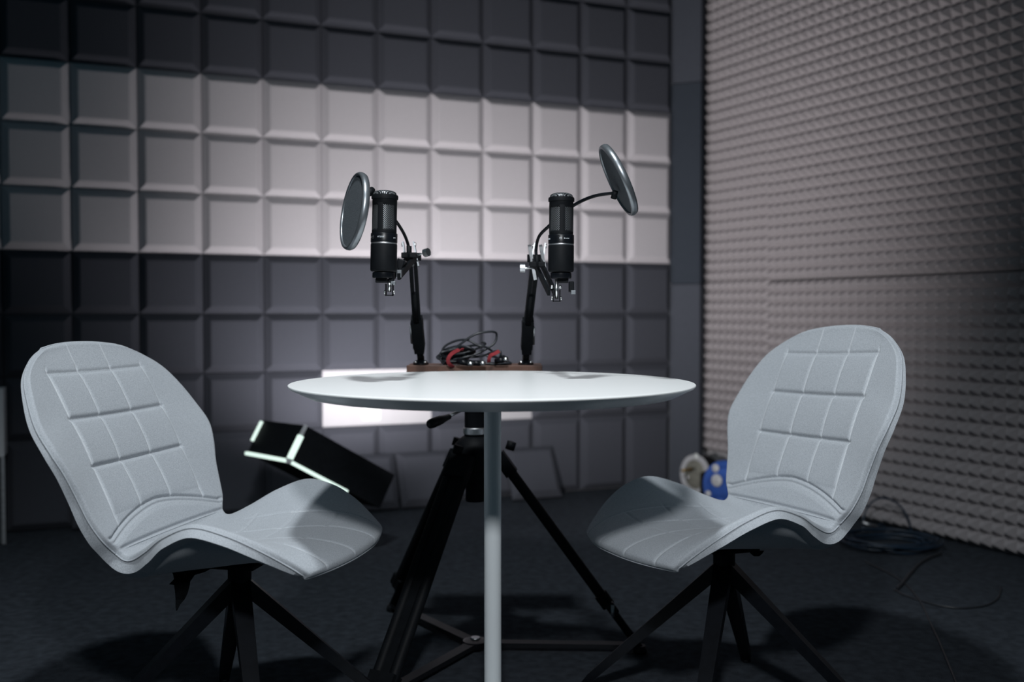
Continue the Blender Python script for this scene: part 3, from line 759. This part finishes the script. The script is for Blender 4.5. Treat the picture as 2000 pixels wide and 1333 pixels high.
strip(bp_(.006, e_, e_), bp_(l1 * .70, e_, e_)); strip(bp_(e_, .012, e_), bp_(e_, l2, e_), .011); strip(bp_(e_, e_, .010), bp_(e_, e_, l3 * .62), .011)
strip(bp_(l1 * .35, l2, e_), bp_(l1 * .95, l2, e_), .011)
MB().bar(bp_(l1 * .72, e_, e_), bp_(l1, e_, e_), .010, .010).build('strip_cover', M['pale'], t)
MB().bar(bp_(-.004, -.004, -.004), bp_(.006, .006, .006), .016, .016).build('corner_cap', M['pale'], t)
c = bp_(0, l2 * .5, l3 * .5); MB().tube([c + Vector((0, 0, .03)), Vector((c.x, c.y, .015))], .014, 14).build('stand_pole', M['black_matte'], t)
MB().lathe([(.15, 0), (.15, .008), (.02, .018)], (c.x, c.y, 0), n=40).build('stand_base', M['black_matte'], t, auto=40)

# ---------------------------------------------------------------- cabinet at the left edge
p0 = atz(17, 1063, 0)
t = empty('side_cabinet', p0, TH, label='white topped cabinet cut off by the left picture edge', cat='cabinet')
MB().box((-.21, .055, .455), (.40, .11, .255), bev=.003).build('drawer', M['cab_white'], t)
MB().box((-.215, .052, .165), (.385, .095, .325), bev=.002).build('body', M['cab_dark'], t)
MB().box((-.0145, -.004, .165), (.012, .012, .325)).build('edge_strip', M['steel'], t)

# ---------------------------------------------------------------- reels in the corner
def reel(c, a, r, wid, label, rim, face, core_m, spots):
    t = empty('cable_reel', (c[0], c[1], 0), label=label, cat='cable reel', group='cable reels in the room corner')
    m = axis_mtx(a); cc = Vector((0, 0, r + .001))
    fl = MB().lathe([(r * .72, 0), (r * .74, .004), (r * .97, .006), (r, .002), (r, -.006), (r * .7, -.006)], cc, m, n=48).build('front_flange', rim, t, auto=50)
    MB().lathe([(r * .72, .001), (r * .66, .006), (r * .3, .004), (.004, .003)], cc, m, n=40).build('face', face, t, auto=50)
    MB().lathe([(r * .92, -.006), (r * .90, -wid), (r * .4, -wid - .004)], cc, m, n=48).build('windings', core_m, t, auto=50)
    for (ang, rr, s, mm) in spots:
        v = m @ Vector((rr * r * math.cos(R(ang)), rr * r * math.sin(R(ang)), .004)); MB().lathe([(s, 0), (s * .8, .005), (.001, .006)], cc + v, m, n=20).build('label_patch', mm, t)
    return t
c1 = atz(1357, 957, 0) ; c1 = at(1357, 918, 4.72)
r1 = reel(c1, (-.80, -.55, .05), .095, .085, 'silvery reel of beige cable on the floor in the room corner', M['pale'], M['beige'], M['black_matte'], [(80, .93, .015, M['socket']), (200, .5, .012, M['steel'])])
MB().tube([Vector((-.02, -.04, .13)), Vector((-.075, -.075, .125))], .007, 10).build('cable_end', M['brass'], r1)
c2 = at(1416, 915, 4.30)
reel(c2, (-.70, -.70, .05), .112, .06, 'blue reel with white label patches partly hidden by the right chair', M['blue'], M['blue'], M['black_matte'], [(120, .78, .020, M['pale']), (205, .82, .016, M['pale']), (250, .70, .026, M['blue']), (150, .4, .03, M['pale']), (330, .8, .024, M['pale'])])
t = MB().box((0, 0, .07), (.09, .10, .14), Matrix.Rotation(R(-30), 3, 'Z'), bev=.008).build('black_case', M['black_matte']); pc = at(1392, 900, 4.52); t.location = (pc.x, pc.y, .001)
tag(t, 'small black case standing between the two cable reels in the corner', 'case')

# ---------------------------------------------------------------- cables on the floor at the right
cc = atz(1738, 1068, 0)
t = empty('coiled_cable', cc, label='coil of blue-black cable lying on the carpet beside the foam wall', cat='cable')
random.seed(3)
for i in range(9):
    rx = .155 + random.uniform(-.025, .02); ry = .13 + random.uniform(-.03, .03); ph = random.uniform(0, 6); ox, oy = random.uniform(-.02, .02), random.uniform(-.02, .02)
    pts = [Vector((ox + rx * math.cos(a) * (1 + .05 * math.sin(2 * a + ph)), oy + ry * math.sin(a), .004 + .0045 * i * .8 + .003 * math.sin(3 * a + ph) + .003)) for a in [2 * math.pi * k / 18 for k in range(18)]]
    MB().tube(smooth_path(pts, 4, True), .0034, 8).build('cable', M['cable_blue'], t)
q2 = lambda x, y, Y: at(x, y, Y) - cc
lp = [q2(1688, 1060, 3.82), q2(1686, 1015, 3.86), q2(1700, 984, 3.88), q2(1725, 973, 3.88), q2(1752, 984, 3.88), q2(1772, 1010, 3.86), q2(1784, 1050, 3.84), (.13, .02, .02)]
MB().tube(smooth_path(lp, 8), .004, 8).build('cable', M['cable_blue'], t)
a_, b_ = q2(1684, 1021, 3.84), q2(1712, 1030, 3.84); MB().tube([a_, b_], .006, 12).build('connector', M['steel'], t)
MB().tube(smooth_path([b_, q2(1722, 1025, 3.86), q2(1735, 1040, 3.86), q2(1760, 1062, 3.8)], 6), .003, 8).build('cable', M['cable_blue'], t)
def floor_cable(pxs, r_, label, m=M['cable']):
    pts = [atz(x, y, r_ + .001) for x, y in pxs]; o_ = pts[0].copy()
    o = MB().tube(smooth_path([p - o_ for p in pts], 10), r_, 8).build('floor_cable', m); o.location = o_
    return tag(o, label, 'cable', 'loose cables on the carpet')
floor_cable([(1838, 1082), (1815, 1090), (1795, 1102), (1778, 1120), (1762, 1140), (1752, 1150)], .0048, 'short thick black cable trailing forward from the blue-black coil')
floor_cable([(1690, 1098), (1720, 1112), (1750, 1128), (1775, 1148), (1800, 1180), (1816, 1215), (1838, 1262), (1872, 1345)], .0026, 'thin black cable running from the coil to the lower picture edge')
floor_cable([(1745, 1152), (1775, 1166), (1820, 1180), (1870, 1188), (1920, 1184), (1948, 1170), (1955, 1148)], .0026, 'thin black cable lying in an open curve right of the coil')
